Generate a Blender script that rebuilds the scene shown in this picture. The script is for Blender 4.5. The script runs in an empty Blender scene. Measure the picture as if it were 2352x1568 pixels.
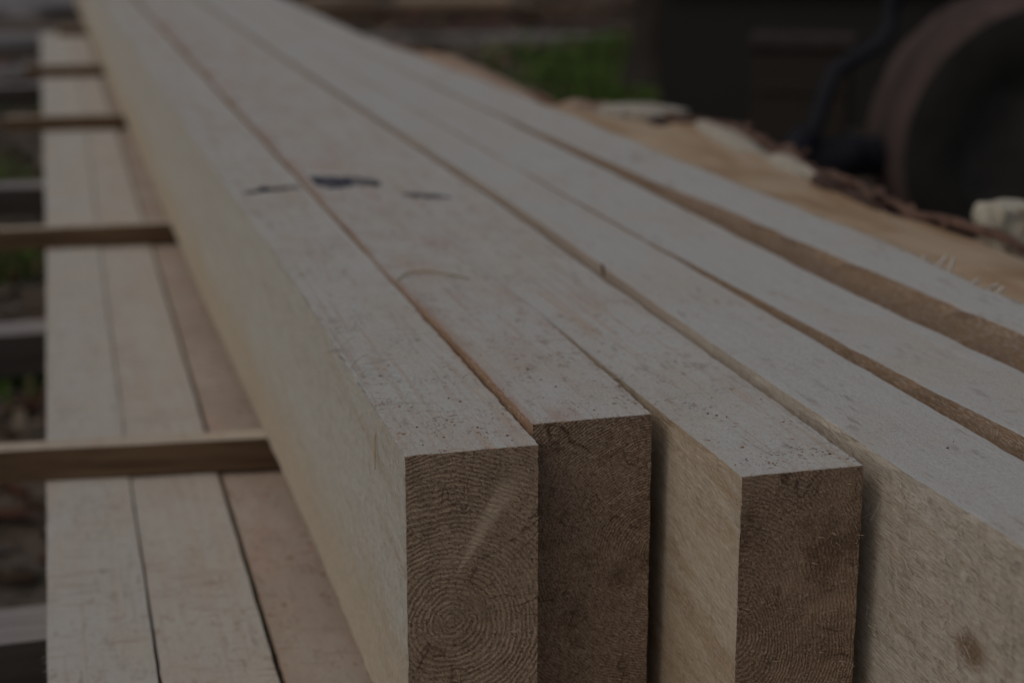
import bpy, bmesh, math, random
import numpy as np
from mathutils import Vector, Matrix, noise

S = bpy.context.scene
COL = S.collection
R = math.radians

# ------------------------------------------------------------------ camera
cd = bpy.data.cameras.new("camera")
cam = bpy.data.objects.new("camera", cd)
COL.objects.link(cam)
cd.sensor_width = 36.0
cd.lens = 36.0 * 4000 / 2352
cd.clip_start = 0.02
cd.clip_end = 500
cam.location = (-0.1196, -0.5844, 0.2025)
cam.rotation_euler = (R(90 - 15.016), 0, R(-15.275))
cd.dof.use_dof = True
cd.dof.focus_distance = 0.635
cd.dof.aperture_fstop = 8.5
S.camera = cam

# ------------------------------------------------------------------ world, sun, exposure
SUN_DIR = Vector((-0.60, -0.20, 0.72)).normalized()
W = bpy.data.worlds.new("World")
S.world = W
W.use_nodes = True
nt = W.node_tree
sky = nt.nodes.new("ShaderNodeTexSky")
sky.sky_type = 'NISHITA'
sky.sun_disc = False
sky.sun_elevation = math.asin(SUN_DIR.z)
sky.sun_rotation = math.atan2(SUN_DIR.x, SUN_DIR.y)
sky.dust_density = 6.0
sky.air_density = 1.0
sky.ozone_density = 0.4
bg = nt.nodes["Background"]
bg.inputs[1].default_value = 0.15
nt.links.new(sky.outputs[0], bg.inputs[0])

sd = bpy.data.lights.new("sun", 'SUN')
sd.energy = 1.0
sd.angle = R(95)
sd.color = (1.0, 0.998, 0.965)
sun = bpy.data.objects.new("sun", sd)
COL.objects.link(sun)
sun.rotation_euler = SUN_DIR.to_track_quat('Z', 'Y').to_euler()
sun.location = (-2, 1, 4)

S.view_settings.view_transform = 'Standard'
S.view_settings.look = 'None'
S.view_settings.gamma = 1
S.view_settings.exposure = -1.97
S.render.engine = 'CYCLES'
S.cycles.use_denoising = True


# ------------------------------------------------------------------ node helpers
class N:
    def __init__(s, name):
        s.m = bpy.data.materials.new(name)
        s.m.use_nodes = True
        s.t = s.m.node_tree
        s.b = s.t.nodes["Principled BSDF"]
        s.tc = s.t.nodes.new("ShaderNodeTexCoord")

    def n(s, kind, **kw):
        o = s.t.nodes.new(kind)
        for k, v in kw.items():
            setattr(o, k, v)
        return o

    def l(s, a, b):
        s.t.links.new(a, b)

    def mapv(s, scale, loc=(0, 0, 0), rot=(0, 0, 0), src=None):
        if any(rot):                                   # turn first, stretch afterwards
            q = s.n("ShaderNodeMapping")
            q.inputs['Rotation'].default_value = rot
            s.l(src or s.tc.outputs['Object'], q.inputs['Vector'])
            src, rot = q.outputs[0], (0, 0, 0)
        o = s.n("ShaderNodeMapping")
        o.inputs['Scale'].default_value = scale
        o.inputs['Location'].default_value = loc
        o.inputs['Rotation'].default_value = rot
        s.l(src or s.tc.outputs['Object'], o.inputs['Vector'])
        return o.outputs[0]

    def noise(s, vec, scale=1.0, detail=4, rough=0.55, dist=0.0):
        o = s.n("ShaderNodeTexNoise")
        o.inputs['Scale'].default_value = scale
        o.inputs['Detail'].default_value = detail
        o.inputs['Roughness'].default_value = rough
        o.inputs['Distortion'].default_value = dist
        s.l(vec, o.inputs['Vector'])
        return o.outputs['Fac']

    def step(s, v, a, b, lo=0.0, hi=1.0):
        o = s.n("ShaderNodeMapRange")
        o.interpolation_type = 'SMOOTHSTEP'
        for i, x in zip((1, 2, 3, 4), (a, b, lo, hi)):
            o.inputs[i].default_value = x
        s.l(v, o.inputs[0])
        return o.outputs[0]

    def math(s, op, a, b=None, c=None):
        o = s.n("ShaderNodeMath", operation=op)
        for i, x in enumerate((a, b, c)):
            if x is None:
                continue
            if isinstance(x, (int, float)):
                o.inputs[i].default_value = x
            else:
                s.l(x, o.inputs[i])
        return o.outputs[0]

    def mix(s, f, a, b, mode='MIX'):
        o = s.n("ShaderNodeMix", data_type='RGBA', blend_type=mode)
        for sock, x in ((o.inputs[0], f), (o.inputs[6], a), (o.inputs[7], b)):
            if isinstance(x, (int, float)):
                sock.default_value = x
            elif isinstance(x, tuple):
                sock.default_value = (*x, 1)
            else:
                s.l(x, sock)
        return o.outputs[2]

    def xyz(s, src=None):
        o = s.n("ShaderNodeSeparateXYZ")
        s.l(src or s.tc.outputs['Object'], o.inputs[0])
        return o.outputs

    def done(s, col, rough=0.8, bump=None, dist=0.001, strength=1.0, spec=0.25):
        if isinstance(col, tuple):
            s.b.inputs['Base Color'].default_value = (*col, 1)
        else:
            s.l(col, s.b.inputs['Base Color'])
        s.b.inputs['Roughness'].default_value = rough
        s.b.inputs['Specular IOR Level'].default_value = spec
        if bump is not None:
            o = s.n("ShaderNodeBump")
            o.inputs['Distance'].default_value = dist
            o.inputs['Strength'].default_value = strength
            s.l(bump, o.inputs['Height'])
            s.l(o.outputs[0], s.b.inputs['Normal'])
        return s.m


def top_wood(name, seed, base=(.585, .585, .57), grain=(.55, .43, .33), grain_amt=.35, speck=.5,
             smear=.3, pink=.25, red_edge=None, blotch=.2):
    """rough sawn top face: long grain streaks, saw lines across, red-brown sawdust specks"""
    k = N(name)
    o = (seed * 3.7, seed * 1.3, seed * 2.1)
    g = k.noise(k.mapv((200, 6, 110), o), 1, 4, .6, .8)
    g2 = k.noise(k.mapv((420, 9, 200), o), 1, 3, .6, .2)
    patch = k.noise(k.mapv((22, 9, 20), o), 1, 4, .6)
    f = k.math('MULTIPLY', k.step(g, .50, .68), k.step(patch, .36, .58))
    c = k.mix(k.math('MULTIPLY', f, grain_amt), base, grain)
    c = k.mix(k.math('MULTIPLY', k.step(g2, .53, .68), grain_amt * .9), c, (.46, .36, .28))
    pk = k.noise(k.mapv((35, 14, 30), (o[0] + 9, o[1], o[2])), 1, 5, .65)
    c = k.mix(k.math('MULTIPLY', k.step(pk, .47, .68), pink), c, (.52, .39, .335))
    wm = k.noise(k.mapv((26, 11, 24), (o[0] + 2, o[1] + 5, o[2])), 1, 4, .6)
    c = k.mix(k.math('MULTIPLY', k.step(wm, .46, .62), .45), c, (.57, .525, .455))
    gs = k.noise(k.mapv((260, 55, 260), (o[0] + 6, o[1] + 2, o[2])), 1, 3, .6)
    gm = k.noise(k.mapv((30, 20, 30), (o[0] + 1, o[1] + 9, o[2])), 1, 3, .6)
    c = k.mix(k.math('MULTIPLY', k.math('MULTIPLY', k.step(gs, .55, .68), k.step(gm, .48, .62)), .5), c, (.27, .215, .19))
    # cross-grain saw smears
    sm = k.noise(k.mapv((28, 230, 20), o, (0, 0, .12)), 1, 4, .6, .3)
    smm = k.noise(k.mapv((18, 16, 15), (o[0] + 4, o[1] + 7, 0)), 1, 3)
    c = k.mix(k.math('MULTIPLY', k.math('MULTIPLY', k.step(sm, .52, .7), k.step(smm, .45, .62)), smear), c,
              (.36, .27, .20))
    if red_edge:
        x, y, z = k.xyz()
        wv = k.noise(k.mapv((3, 6, 3), o), 1, 4, .65)
        wd = k.math('MULTIPLY', k.math('MULTIPLY', k.step(wv, red_edge[0], red_edge[0] + .22), red_edge[1]), k.step(y, .35, 1.3, .22, 1))
        rf = k.math('MULTIPLY', k.step(k.math('SUBTRACT', x, wd), .004, -.004), k.step(wv, red_edge[0] - .06, red_edge[0] + .08))
        c = k.mix(k.math('MULTIPLY', rf, .6), c, (.40, .235, .175))
    # mottled fine tone
    ft = k.noise(k.mapv((900, 520, 900), o), 1, 3, .7)
    c = k.mix(k.math('MULTIPLY', k.step(ft, .49, .66), .42), c, (.38, .32, .265))
    bl = k.noise(k.mapv((210, 130, 200), (o[0] + 3, o[1] + 1, o[2])), 1, 3, .6)
    bm_ = k.noise(k.mapv((24, 13, 20), (o[0] + 8, o[1] + 4, o[2])), 1, 3, .6)
    c = k.mix(k.math('MULTIPLY', k.math('MULTIPLY', k.step(bl, .56, .68), k.step(bm_, .42, .6)), blotch), c, (.30, .165, .10))
    # sawdust specks gathered in clusters
    sp = k.noise(k.mapv((950, 700, 700), o), 1, 2, .5)
    cl = k.noise(k.mapv((48, 34, 30), (o[0], o[1] + 3, o[2])), 1, 3, .6)
    spm = k.math('MULTIPLY', k.step(sp, .615, .66), k.step(cl, .50, .62))
    c = k.mix(k.math('MULTIPLY', spm, speck), c, (.11, .045, .025))
    sp2 = k.noise(k.mapv((310, 240, 240), o), 1, 2, .5)
    spm2 = k.math('MULTIPLY', k.step(sp2, .64, .69), k.step(cl, .44, .58))
    c = k.mix(k.math('MULTIPLY', spm2, speck * .8), c, (.26, .10, .05))
    fz = k.noise(k.mapv((1100, 420, 900), o, (0, 0, .2)), 1, 4, .65)
    sl = k.noise(k.mapv((10, 900, 10), o, (0, 0, .08)), 1, 2, .5)
    h = k.math('ADD', k.math('MULTIPLY', fz, 1.0), k.math('ADD', k.math('MULTIPLY', sl, .45), k.math('MULTIPLY', g2, .35)))
    return k.done(c, .85, h, .0007, .55, .15)


def side_wood(name, seed, base=(.58, .55, .47), heart=(.50, .385, .24), heart_top=.045, heart_amt=.8,
              tuft=.5, band=0.0, knot=None, slant=-4, far=None):
    """rough sawn wide face: torn fibres running along the timber, yellow heartwood along the bottom"""
    k = N(name)
    o = (seed * 2.7, seed * 4.3, seed * 1.1)
    a = R(slant)
    sl = k.noise(k.mapv((8, 330, 8), o, (R(8), 0, 0)), 1, 3, .6)
    x, y, z = k.xyz()
    edge = k.noise(k.mapv((20, 9, 70), o, (a, 0, 0)), 1, 5, .65)
    zz = k.math('ADD', z, k.math('MULTIPLY', k.math('SUBTRACT', edge, .5), .10))
    f = k.step(zz, heart_top - .018, heart_top + .016, 1, 0)
    c = k.mix(k.math('MULTIPLY', f, heart_amt), base, heart)
    st = k.noise(k.mapv((60, 7, 210), o, (R(-6), 0, 0)), 1, 5, .6, .5)
    c = k.mix(k.math('MULTIPLY', k.step(st, .5, .72), .4), c, (.42, .31, .20))
    if band:
        bn = k.noise(k.mapv((40, 9, 62), o, (R(-7), 0, 0)), 1, 4, .6, .8)
        c = k.mix(k.math('MULTIPLY', k.step(bn, .46, .64), band), c, (.42, .285, .165))
    tf = k.noise(k.mapv((900, 120, 1250), o, (a, 0, 0)), 1, 4, .62, .5)
    fine = k.noise(k.mapv((1800, 260, 2600), o, (a * 1.3, 0, 0)), 1, 3, .65)
    big = k.noise(k.mapv((70, 22, 70), o), 1, 3)
    tm = k.math('MULTIPLY', k.step(tf, .53, .38), k.step(big, .38, .60))
    c = k.mix(k.math('MULTIPLY', tm, tuft), c, (.25, .17, .105))  # low spots between tufts darkened, crevice shade put into the colour
    c = k.mix(k.math('MULTIPLY', k.step(fine, .5, .65), .55), c, (.72, .68, .61))
    c = k.mix(k.math('MULTIPLY', k.step(fine, .47, .35), .38), c, (.28, .205, .13))
    c = k.mix(k.math('MULTIPLY', k.step(sl, .52, .68), .16), c, (.34, .26, .18))
    fl = k.noise(k.mapv((420, 120, 420), (o[0] + 5, o[1], o[2]), (R(-40), 0, 0)), 1, 2)
    c = k.mix(k.math('MULTIPLY', k.step(fl, .62, .68), .25), c, (.34, .25, .13))
    if knot:
        ky, kz, kr = knot
        v = k.n("ShaderNodeCombineXYZ")
        k.l(k.math('MULTIPLY', k.math('SUBTRACT', y, ky), .62), v.inputs[0])
        k.l(k.math('SUBTRACT', z, kz), v.inputs[1])
        ln = k.n("ShaderNodeVectorMath", operation='LENGTH')
        k.l(v.outputs[0], ln.inputs[0])
        d = k.math('ADD', ln.outputs['Value'], k.math('MULTIPLY', k.math('SUBTRACT', tf, .5), kr * .5))
        rg = k.math('SINE', k.math('MULTIPLY', d, 3600))
        c = k.mix(k.math('MULTIPLY', k.step(d, kr * 2.2, kr * .5), .8), c, (.22, .13, .07))
        c = k.mix(k.math('MULTIPLY', k.math('MULTIPLY', k.step(rg, .2, 1), k.step(d, kr * 1.6, kr * .8)), .4), c,
                  (.16, .09, .05))
    if far:
        c = k.mix(k.math('MULTIPLY', k.step(k.math('ADD', y, k.math('MULTIPLY', edge, .1)), far[0], far[0] + .2), far[1]), c, (.40, .325, .285))
    h = k.math('ADD', k.math('MULTIPLY', tf, 1.5), k.math('MULTIPLY', fine, .6))
    return k.done(c, .9, h, .0007, .6, .1)


def end_grain(name, seed, pith, freq, base=(.42, .30, .20), dark=(.16, .1, .06), tan=None, warp=.004,
              stain=(.15, .09, .06), stain_amt=.5, streak=None, squash=(1, 1)):
    """sawn end: growth rings round the pith, torn fibres, stains"""
    k = N(name)
    o = (seed * 1.9, seed * 2.3, seed * 3.1)
    x, y, z = k.xyz()
    w1 = k.noise(k.mapv((38, 38, 38), o), 1, 3, .5)
    w2 = k.noise(k.mapv((38, 38, 38), (o[0] + 7, o[1], o[2])), 1, 3, .5)
    w3 = k.noise(k.mapv((300, 300, 300), o), 1, 3, .6)
    dx = k.math('ADD', k.math('MULTIPLY', k.math('SUBTRACT', x, pith[0]), squash[0]),
                k.math('MULTIPLY', k.math('SUBTRACT', w1, .5), warp * 2))
    dz = k.math('ADD', k.math('MULTIPLY', k.math('SUBTRACT', z, pith[1]), squash[1]),
                k.math('MULTIPLY', k.math('SUBTRACT', w2, .5), warp * 2))
    w4 = k.noise(k.mapv((11, 11, 11), (o[0] + 3, o[1] + 8, o[2])), 1, 2, .5)
    d = k.math('SQRT', k.math('ADD', k.math('MULTIPLY', dx, dx), k.math('MULTIPLY', dz, dz)))
    d = k.math('ADD', d, k.math('MULTIPLY', k.math('SUBTRACT', w4, .5), .022))
    d = k.math('ADD', d, k.math('MULTIPLY', k.math('SUBTRACT', w3, .5), .0018))
    # rings get finer outwards
    ph = k.math('MULTIPLY', k.math('POWER', k.math('MULTIPLY', d, 1 / .05), 1.12), .05 * freq * 2 * math.pi)
    ring = k.math('MULTIPLY', k.math('ADD', k.math('SINE', ph), 1), .5)
    rm = k.noise(k.mapv((55, 55, 55), (o[0], o[1], o[2] + 5)), 1, 4, .6)
    c = k.mix(k.math('MULTIPLY', k.step(ring, .35, .95), k.step(rm, .36, .62, .10, .58)), base, dark)
    fib = k.noise(k.mapv((1700, 1500, 800), o, (0, R(35), 0)), 1, 3, .75)
    fib2 = k.noise(k.mapv((650, 900, 1900), o, (0, R(-28), 0)), 1, 3, .7, .4)
    c = k.mix(k.math('MULTIPLY', k.step(fib, .51, .66), .75), c, (.66, .53, .41))
    c = k.mix(k.math('MULTIPLY', k.step(fib, .48, .36), .8), c, (.12, .072, .044))
    c = k.mix(k.math('MULTIPLY', k.step(fib2, .56, .70), .6), c, (.74, .62, .50))
    if tan:
        tn = k.noise(k.mapv((40, 40, 40), (o[0] + 2, o[1], o[2])), 1, 3)
        c = k.mix(k.math('MULTIPLY', k.step(tn, .48, .68), .5), c, tan)
    sn = k.noise(k.mapv((34, 34, 34), (o[0], o[1] + 6, o[2])), 1, 5, .65)
    c = k.mix(k.math('MULTIPLY', k.step(sn, .50, .68), stain_amt), c, stain)
    ang = k.math('ARCTAN2', dz, dx)
    cv = k.n("ShaderNodeCombineXYZ")
    k.l(k.math('MULTIPLY', ang, 2.6), cv.inputs[0])
    k.l(k.math('MULTIPLY', d, 22), cv.inputs[1])
    ck = k.noise(cv.outputs[0], 1, 2, .5)
    line = k.step(k.math('ABSOLUTE', k.math('SUBTRACT', ck, .5)), .010, .003)
    cmask = k.math('MULTIPLY', k.step(rm, .48, .58), k.step(d, .003, .006))
    c = k.mix(k.math('MULTIPLY', k.math('MULTIPLY', line, cmask), .55), c, (.07, .042, .027))
    if streak:
        (ax, az), (bx, bz), wd = streak
        L = math.hypot(bx - ax, bz - az)
        ux, uz = (bx - ax) / L, (bz - az) / L
        px = k.math('SUBTRACT', x, ax)
        pz = k.math('SUBTRACT', z, az)
        al = k.math('ADD', k.math('MULTIPLY', px, ux), k.math('MULTIPLY', pz, uz))
        ac = k.math('ADD', k.math('MULTIPLY', px, -uz), k.math('MULTIPLY', pz, ux))
        ac = k.math('ADD', ac, k.math('MULTIPLY', k.math('SUBTRACT', w1, .5), .005))
        wide = k.math('ADD', .0006, k.math('MULTIPLY', al, wd / L))
        f = k.step(k.math('DIVIDE', k.math('ABSOLUTE', ac), k.math('MAXIMUM', wide, .0004)), 1.3, .3)
        f = k.math('MULTIPLY', f, k.math('MULTIPLY', k.step(al, -.002, .006), k.step(al, L * 1.15, L * .7)))
        c = k.mix(k.math('MULTIPLY', f, .9), c, (.78, .62, .46))
    h = k.math('ADD', k.math('MULTIPLY', ring, .38), k.math('ADD', k.math('MULTIPLY', fib, 1.1), k.math('MULTIPLY', fib2, .7)))
    return k.done(c, .9, h, .0009, .9, .1)


def plain(name, col, rough=.8, var=.35, scale=40, col2=None, bump=.4, stretch=(1, 1, 1), dist=.003, spec=.2):
    k = N(name)
    v = k.mapv(tuple(scale * q for q in stretch))
    f = k.noise(v, 1, 6, .65)
    f2 = k.noise(v, .27, 3, .5)
    c2 = col2 or tuple(q * .45 for q in col)
    c = k.mix(k.math('MULTIPLY', k.step(f, .40, .68), min(1, var * 2)), col, c2)
    c = k.mix(k.math('MULTIPLY', k.step(f2, .42, .65), var), c, c2)
    return k.done(c, rough, f, dist, bump, spec)


# ------------------------------------------------------------------ object helpers
def tag(o, label=None, cat=None, group=None, kind=None):
    if label: o['label'] = label
    if cat: o['category'] = cat
    if group: o['group'] = group
    if kind: o['kind'] = kind
    return o


def link(name, verts, faces, mats, mi=None, parent=None, loc=(0, 0, 0), smooth=False):
    me = bpy.data.meshes.new(name)
    me.from_pydata([tuple(v) for v in verts], [], faces)
    for m in (mats if isinstance(mats, (list, tuple)) else [mats]):
        me.materials.append(m)
    if mi is not None:
        me.polygons.foreach_set('material_index', mi)
    if smooth:
        me.polygons.foreach_set('use_smooth', [True] * len(faces))
    me.update()
    o = bpy.data.objects.new(name, me)
    COL.objects.link(o)
    o.location = loc
    if parent is not None:
        o.parent = parent
    return o


def empty(name, loc):
    o = bpy.data.objects.new(name, None)
    o.empty_display_size = .02
    COL.objects.link(o)
    o.location = loc
    return o


class MB:
    def __init__(s):
        s.v, s.f, s.m = [], [], []

    def add(s, v, f, m=0):
        b = len(s.v)
        s.v += [tuple(q) for q in v]
        s.f += [tuple(b + i for i in q) for q in f]
        s.m += [m] * len(f)

    def box(s, x0, x1, y0, y1, z0, z1, m=0, rot=None):
        v = [Vector((x, y, z)) for z in (z0, z1) for y in (y0, y1) for x in (x0, x1)]
        if rot is not None:
            v = [rot @ q for q in v]
        s.add(v, [(0, 2, 3, 1), (4, 5, 7, 6), (0, 1, 5, 4), (2, 6, 7, 3), (0, 4, 6, 2), (1, 3, 7, 5)], m)

    def tube(s, pts, r, n=8, m=0):
        pts = [Vector(p) for p in pts]
        rs = r if isinstance(r, (list, tuple)) else [r] * len(pts)
        rings = []
        for i, p in enumerate(pts):
            d = (pts[min(i + 1, len(pts) - 1)] - pts[max(i - 1, 0)]).normalized()
            a = d.cross(Vector((0.13, 0.2, 1))).normalized()
            b = d.cross(a)
            rings.append([p + (a * math.cos(t) + b * math.sin(t)) * rs[i] for t in [2 * math.pi * j / n for j in range(n)]])
        v = [q for ring in rings for q in ring]
        f = []
        for i in range(len(pts) - 1):
            for j in range(n):
                f.append((i * n + j, i * n + (j + 1) % n, (i + 1) * n + (j + 1) % n, (i + 1) * n + j))
        f.append(tuple(range(n))[::-1])
        f.append(tuple((len(pts) - 1) * n + j for j in range(n)))
        s.add(v, f, m)

    def build(s, name, mats, parent=None, loc=(0, 0, 0), smooth=False):
        return link(name, s.v, s.f, mats, s.m, parent, loc, smooth)


def curve_pts(a, c, b, n=9):
    a, b, c = Vector(a), Vector(b), Vector(c)
    return [a * (1 - t) ** 2 + c * 2 * t * (1 - t) + b * t * t for t in [i / (n - 1) for i in range(n)]]


def nz(p, f, s=0.0):
    return noise.noise(Vector((p[0] * f + s, p[1] * f + s * .7, p[2] * f + s * .3)))


def ysamples(y0, y1, step=.0016, grow=1.035, mx=.09):
    ys = [y0]
    st = step
    while ys[-1] + st < y1:
        ys.append(ys[-1] + st)
        st = min(st * grow, mx)
    ys.append(y1)
    return ys


def beam(name, label, cat, group, XL, XR, ZT, zb, y0, y1, mats, seed, nx=22, nzv=44, rough=.00035, rag=.0009,
         rag_r=None, hairs=(), step=.0016, endrough=.0005, skew=0.0, fine_to=None):
    """one sawn timber: XL, XR, ZT are (y, value) lists; mats = top, side, end, hair"""
    f_ = lambda L, y: float(np.interp(y, [a for a, _ in L], [b for _, b in L])) if isinstance(L, (list, tuple)) else L
    xo = f_(XL, y0)
    loc = Vector((xo, y0, zb))
    ys = ysamples(y0, y1, step)
    ring = []                                   # unit cross-section, counter-clockwise seen from the front
    for i in range(nx): ring.append((i / nx, 0, 'b'))
    for i in range(nzv): ring.append((1, i / nzv, 'r'))
    for i in range(nx): ring.append((1 - i / nx, 1, 't'))
    for i in range(nzv): ring.append((0, 1 - i / nzv, 'l'))
    P = len(ring)

    def pos(u, w, y, edge=False):
        xl, xr, zt = f_(XL, y), f_(XR, y), f_(ZT, y)
        x = xl + (xr - xl) * u
        z = zb + (zt - zb) * w
        yy = y + skew * (x - xl)
        p = Vector((x, yy, z))
        ex = abs(u - .5) * 2
        ez = abs(w - .5) * 2
        a = nz(p, 140, seed) * rough
        b = nz(p, 620, seed + 5) * rough * .5
        if u in (0, 1): p.x += (a + b) * (1 if u else -1)
        if w in (0, 1): p.z += (a + b) * .5 * (1 if w else -1)
        if u in (0, 1) and w == 1:
            rg = rag if (u == 0 or rag_r is None) else rag_r
            q = nz(p, 90, seed + 9) * .25 + nz(p, 300, seed + 3) * .6 + nz(p, 1100, seed + 2) * .5
            p.x += q * rg
            p.z += (-abs(q)) * rg * .35
        return p

    v, fc, mi = [], [], []
    for k, y in enumerate(ys):
        for (u, w, s_) in ring:
            p = pos(u, w, y)
            if k == 0:
                p.y += (nz(p, 900, seed + 1) * .6 + nz(p, 250, seed) * .5) * endrough
            v.append(p)
    idx = {'b': 1, 'r': 1, 't': 0, 'l': 1}
    for k in range(len(ys) - 1):
        for j in range(P):
            a, b = k * P + j, k * P + (j + 1) % P
            fc.append((a, b, b + P, a + P))
            mi.append(idx[ring[j][2]])
    # front end, shares the first ring
    grid = {}
    for j, (u, w, _) in enumerate(ring):
        grid[(round(u * nx), round(w * nzv))] = j
    for i in range(1, nx):
        for k in range(1, nzv):
            p = pos(i / nx + .00001, k / nzv + .00001, y0)
            p.y += (nz(p, 900, seed + 1) * .6 + nz(p, 250, seed) * .5) * endrough
            grid[(i, k)] = len(v)
            v.append(p)
    for i in range(nx):
        for k in range(nzv):
            fc.append((grid[(i, k)], grid[(i, k + 1)], grid[(i + 1, k + 1)], grid[(i + 1, k)])[::-1])
            mi.append(2)
    L0 = (len(ys) - 1) * P
    fc.append(tuple(L0 + j for j in range(P)))
    mi.append(2)
    # torn fibres standing off the sawn faces
    rnd = random.Random(int(seed * 100) + 7)
    for (face, cnt, ya, yb, wa, wb, ln, dirv, spread, lift, wd) in hairs:
        for _ in range(cnt):
            t = rnd.random()
            w = wa + (wb - wa) * rnd.random()
            if face == 'l':
                y = ya + (yb - ya) * t ** 1.6
                p = pos(0, w, y); nrm = Vector((-1, 0, 0))
            elif face == 'r':
                y = ya + (yb - ya) * t ** 1.6
                p = pos(1, w, y); nrm = Vector((1, 0, 0))
            elif face == 't':
                y = ya + (yb - ya) * t ** 1.6
                p = pos(w, 1, y); nrm = Vector((0, 0, 1))
            elif face == 'e':
                p = pos(.01 + .98 * t, w, y0); nrm = Vector((0, -1, 0))
            elif face == 'tl':
                y = ya + (yb - ya) * t
                p = pos(0, 1, y); nrm = Vector((-.7, 0, .7))
            elif face == 'tr':
                y = ya + (yb - ya) * t
                p = pos(1, 1, y); nrm = Vector((.7, 0, .7))
            elif face == 'et':
                p = pos(.01 + .98 * t, 1, y0); nrm = Vector((0, -.7, .7))
            if face in ('l', 'r', 'e') and nz(p, 130, seed + 11) < -.12 and rnd.random() < .7:
                continue
            d = (Vector(dirv) + Vector((rnd.gauss(0, spread), rnd.gauss(0, spread), rnd.gauss(0, spread))))
            d -= nrm * d.dot(nrm)
            d.normalize()
            le = ln * (.4 + rnd.random() ** 2 * 1.6)
            tip = p + d * le + nrm * le * lift * rnd.random()
            mid = p + d * le * .5 + nrm * le * lift * .55 * rnd.random()
            s_ = d.cross(nrm).normalized() * wd * (.6 + .8 * rnd.random())
            if rnd.random() < .5: s_ = (s_ + nrm * wd * .7)
            p = p - nrm * .0002
            hm = 4 if face in ('e', 'et') and len(mats) > 4 else 3
            b = len(v)
            v += [p - s_, p + s_, mid + s_ * .8, mid - s_ * .8, tip]
            fc += [(b, b + 1, b + 2, b + 3), (b + 3, b + 2, b + 4)]
            mi += [hm, hm]
    v = [q - loc for q in v]
    o = link(name, v, fc, mats, mi, None, loc)
    tag(o, label, cat, group)
    return o


def splinter(parent, name, pts, r, mat, label=None):
    m = MB()
    n = len(pts)
    m.tube(pts, [r * (.45 + .75 * math.sin(math.pi * (.12 + .8 * i / (n - 1)))) for i in range(n)], 5)
    o = m.build(name, mat, parent, smooth=True)
    o.matrix_parent_inverse = Matrix.Translation(-Vector(parent.location))
    if label: o['label'] = label
    return o


# ------------------------------------------------------------------ materials
hair_pale = plain('fibre_pale', (.62, .57, .49), .8, .25, 300)
hair_tan = plain('fibre_tan', (.40, .30, .21), .8, .3, 300)
hair_end = plain('fibre_end', (.62, .50, .38), .8, .3, 300)

# ------------------------------------------------------------------ ground
def ground():
    rnd = random.Random(2)
    v, f = [], []
    xs = sorted(set([-40, -20, -10, -6, -4] + [round(-3 + .15 * i, 3) for i in range(61)] + [7, 10, 16, 24, 40, 60]))
    ysl = sorted(set([-12, -8, -5, -3, -2] + [round(-1.5 + .15 * i, 3) for i in range(86)] + [12.5, 15, 20, 30, 45, 70]))
    for y in ysl:
        for x in xs:
            z = -.455 + .028 * nz((x, y, 0), 1.3) + .014 * nz((x, y, 3), 4.1)
            v.append((x, y, z))
    nx = len(xs)
    for j in range(len(ysl) - 1):
        for i in range(nx - 1):
            a = j * nx + i
            f.append((a, a + 1, a + nx + 1, a + nx))
    k = N('forest_soil')
    n1 = k.noise(k.mapv((1.6, 1.6, 1.6)), 1, 6, .62)
    n2 = k.noise(k.mapv((9, 9, 9)), 1, 6, .7)
    n3 = k.noise(k.mapv((45, 45, 45)), 1, 4, .7)
    c = k.mix(k.step(n2, .38, .62), (.085, .074, .062), (.23, .20, .17))
    c = k.mix(k.math('MULTIPLY', k.step(n1, .48, .6), .7), c, (.15, .11, .085))
    c = k.mix(k.math('MULTIPLY', k.step(n3, .58, .72), .6), c, (.27, .22, .18))
    c = k.mix(k.math('MULTIPLY', k.step(n3, .44, .34), .6), c, (.045, .04, .032))
    h = k.math('ADD', k.math('MULTIPLY', n2, 1.5), n3)
    m = k.done(c, .95, h, .02, .8, .1)
    o = link('ground', v, f, m, None, None, (0, 0, 0), True)
    o['kind'] = 'structure'
ground()


def gz(x, y):
    return -.455 + .028 * nz((x, y, 0), 1.3) + .014 * nz((x, y, 3), 4.1)


def grass(name, label, spots, n, hmin, hmax, mats, seed):
    rnd = random.Random(seed)
    m = MB()
    for _ in range(n):
        cx, cy, rx, ry = rnd.choice(spots)
        x = cx + rnd.gauss(0, rx); y = cy + rnd.gauss(0, ry)
        if nz((x, y, seed), 3.0) < .0 and rnd.random() < .85: continue
        z = gz(x, y) - .004
        h = rnd.uniform(hmin, hmax)
        a = rnd.uniform(0, 6.28)
        d = Vector((math.cos(a), math.sin(a), 0))
        s = Vector((-d.y, d.x, 0)) * rnd.uniform(.0022, .005)
        p = Vector((x, y, z))
        q = p + d * h * .25 + Vector((0, 0, h * .65))
        t = p + d * h * rnd.uniform(.5, .9) + Vector((0, 0, h * rnd.uniform(.7, 1.0)))
        m.add([p - s, p + s, q + s * .8, q - s * .8, t], [(0, 1, 2, 3), (3, 2, 4)], rnd.randrange(len(mats)))
    o = m.build(name, mats)
    tag(o, label, 'grass', None, 'stuff')

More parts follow.
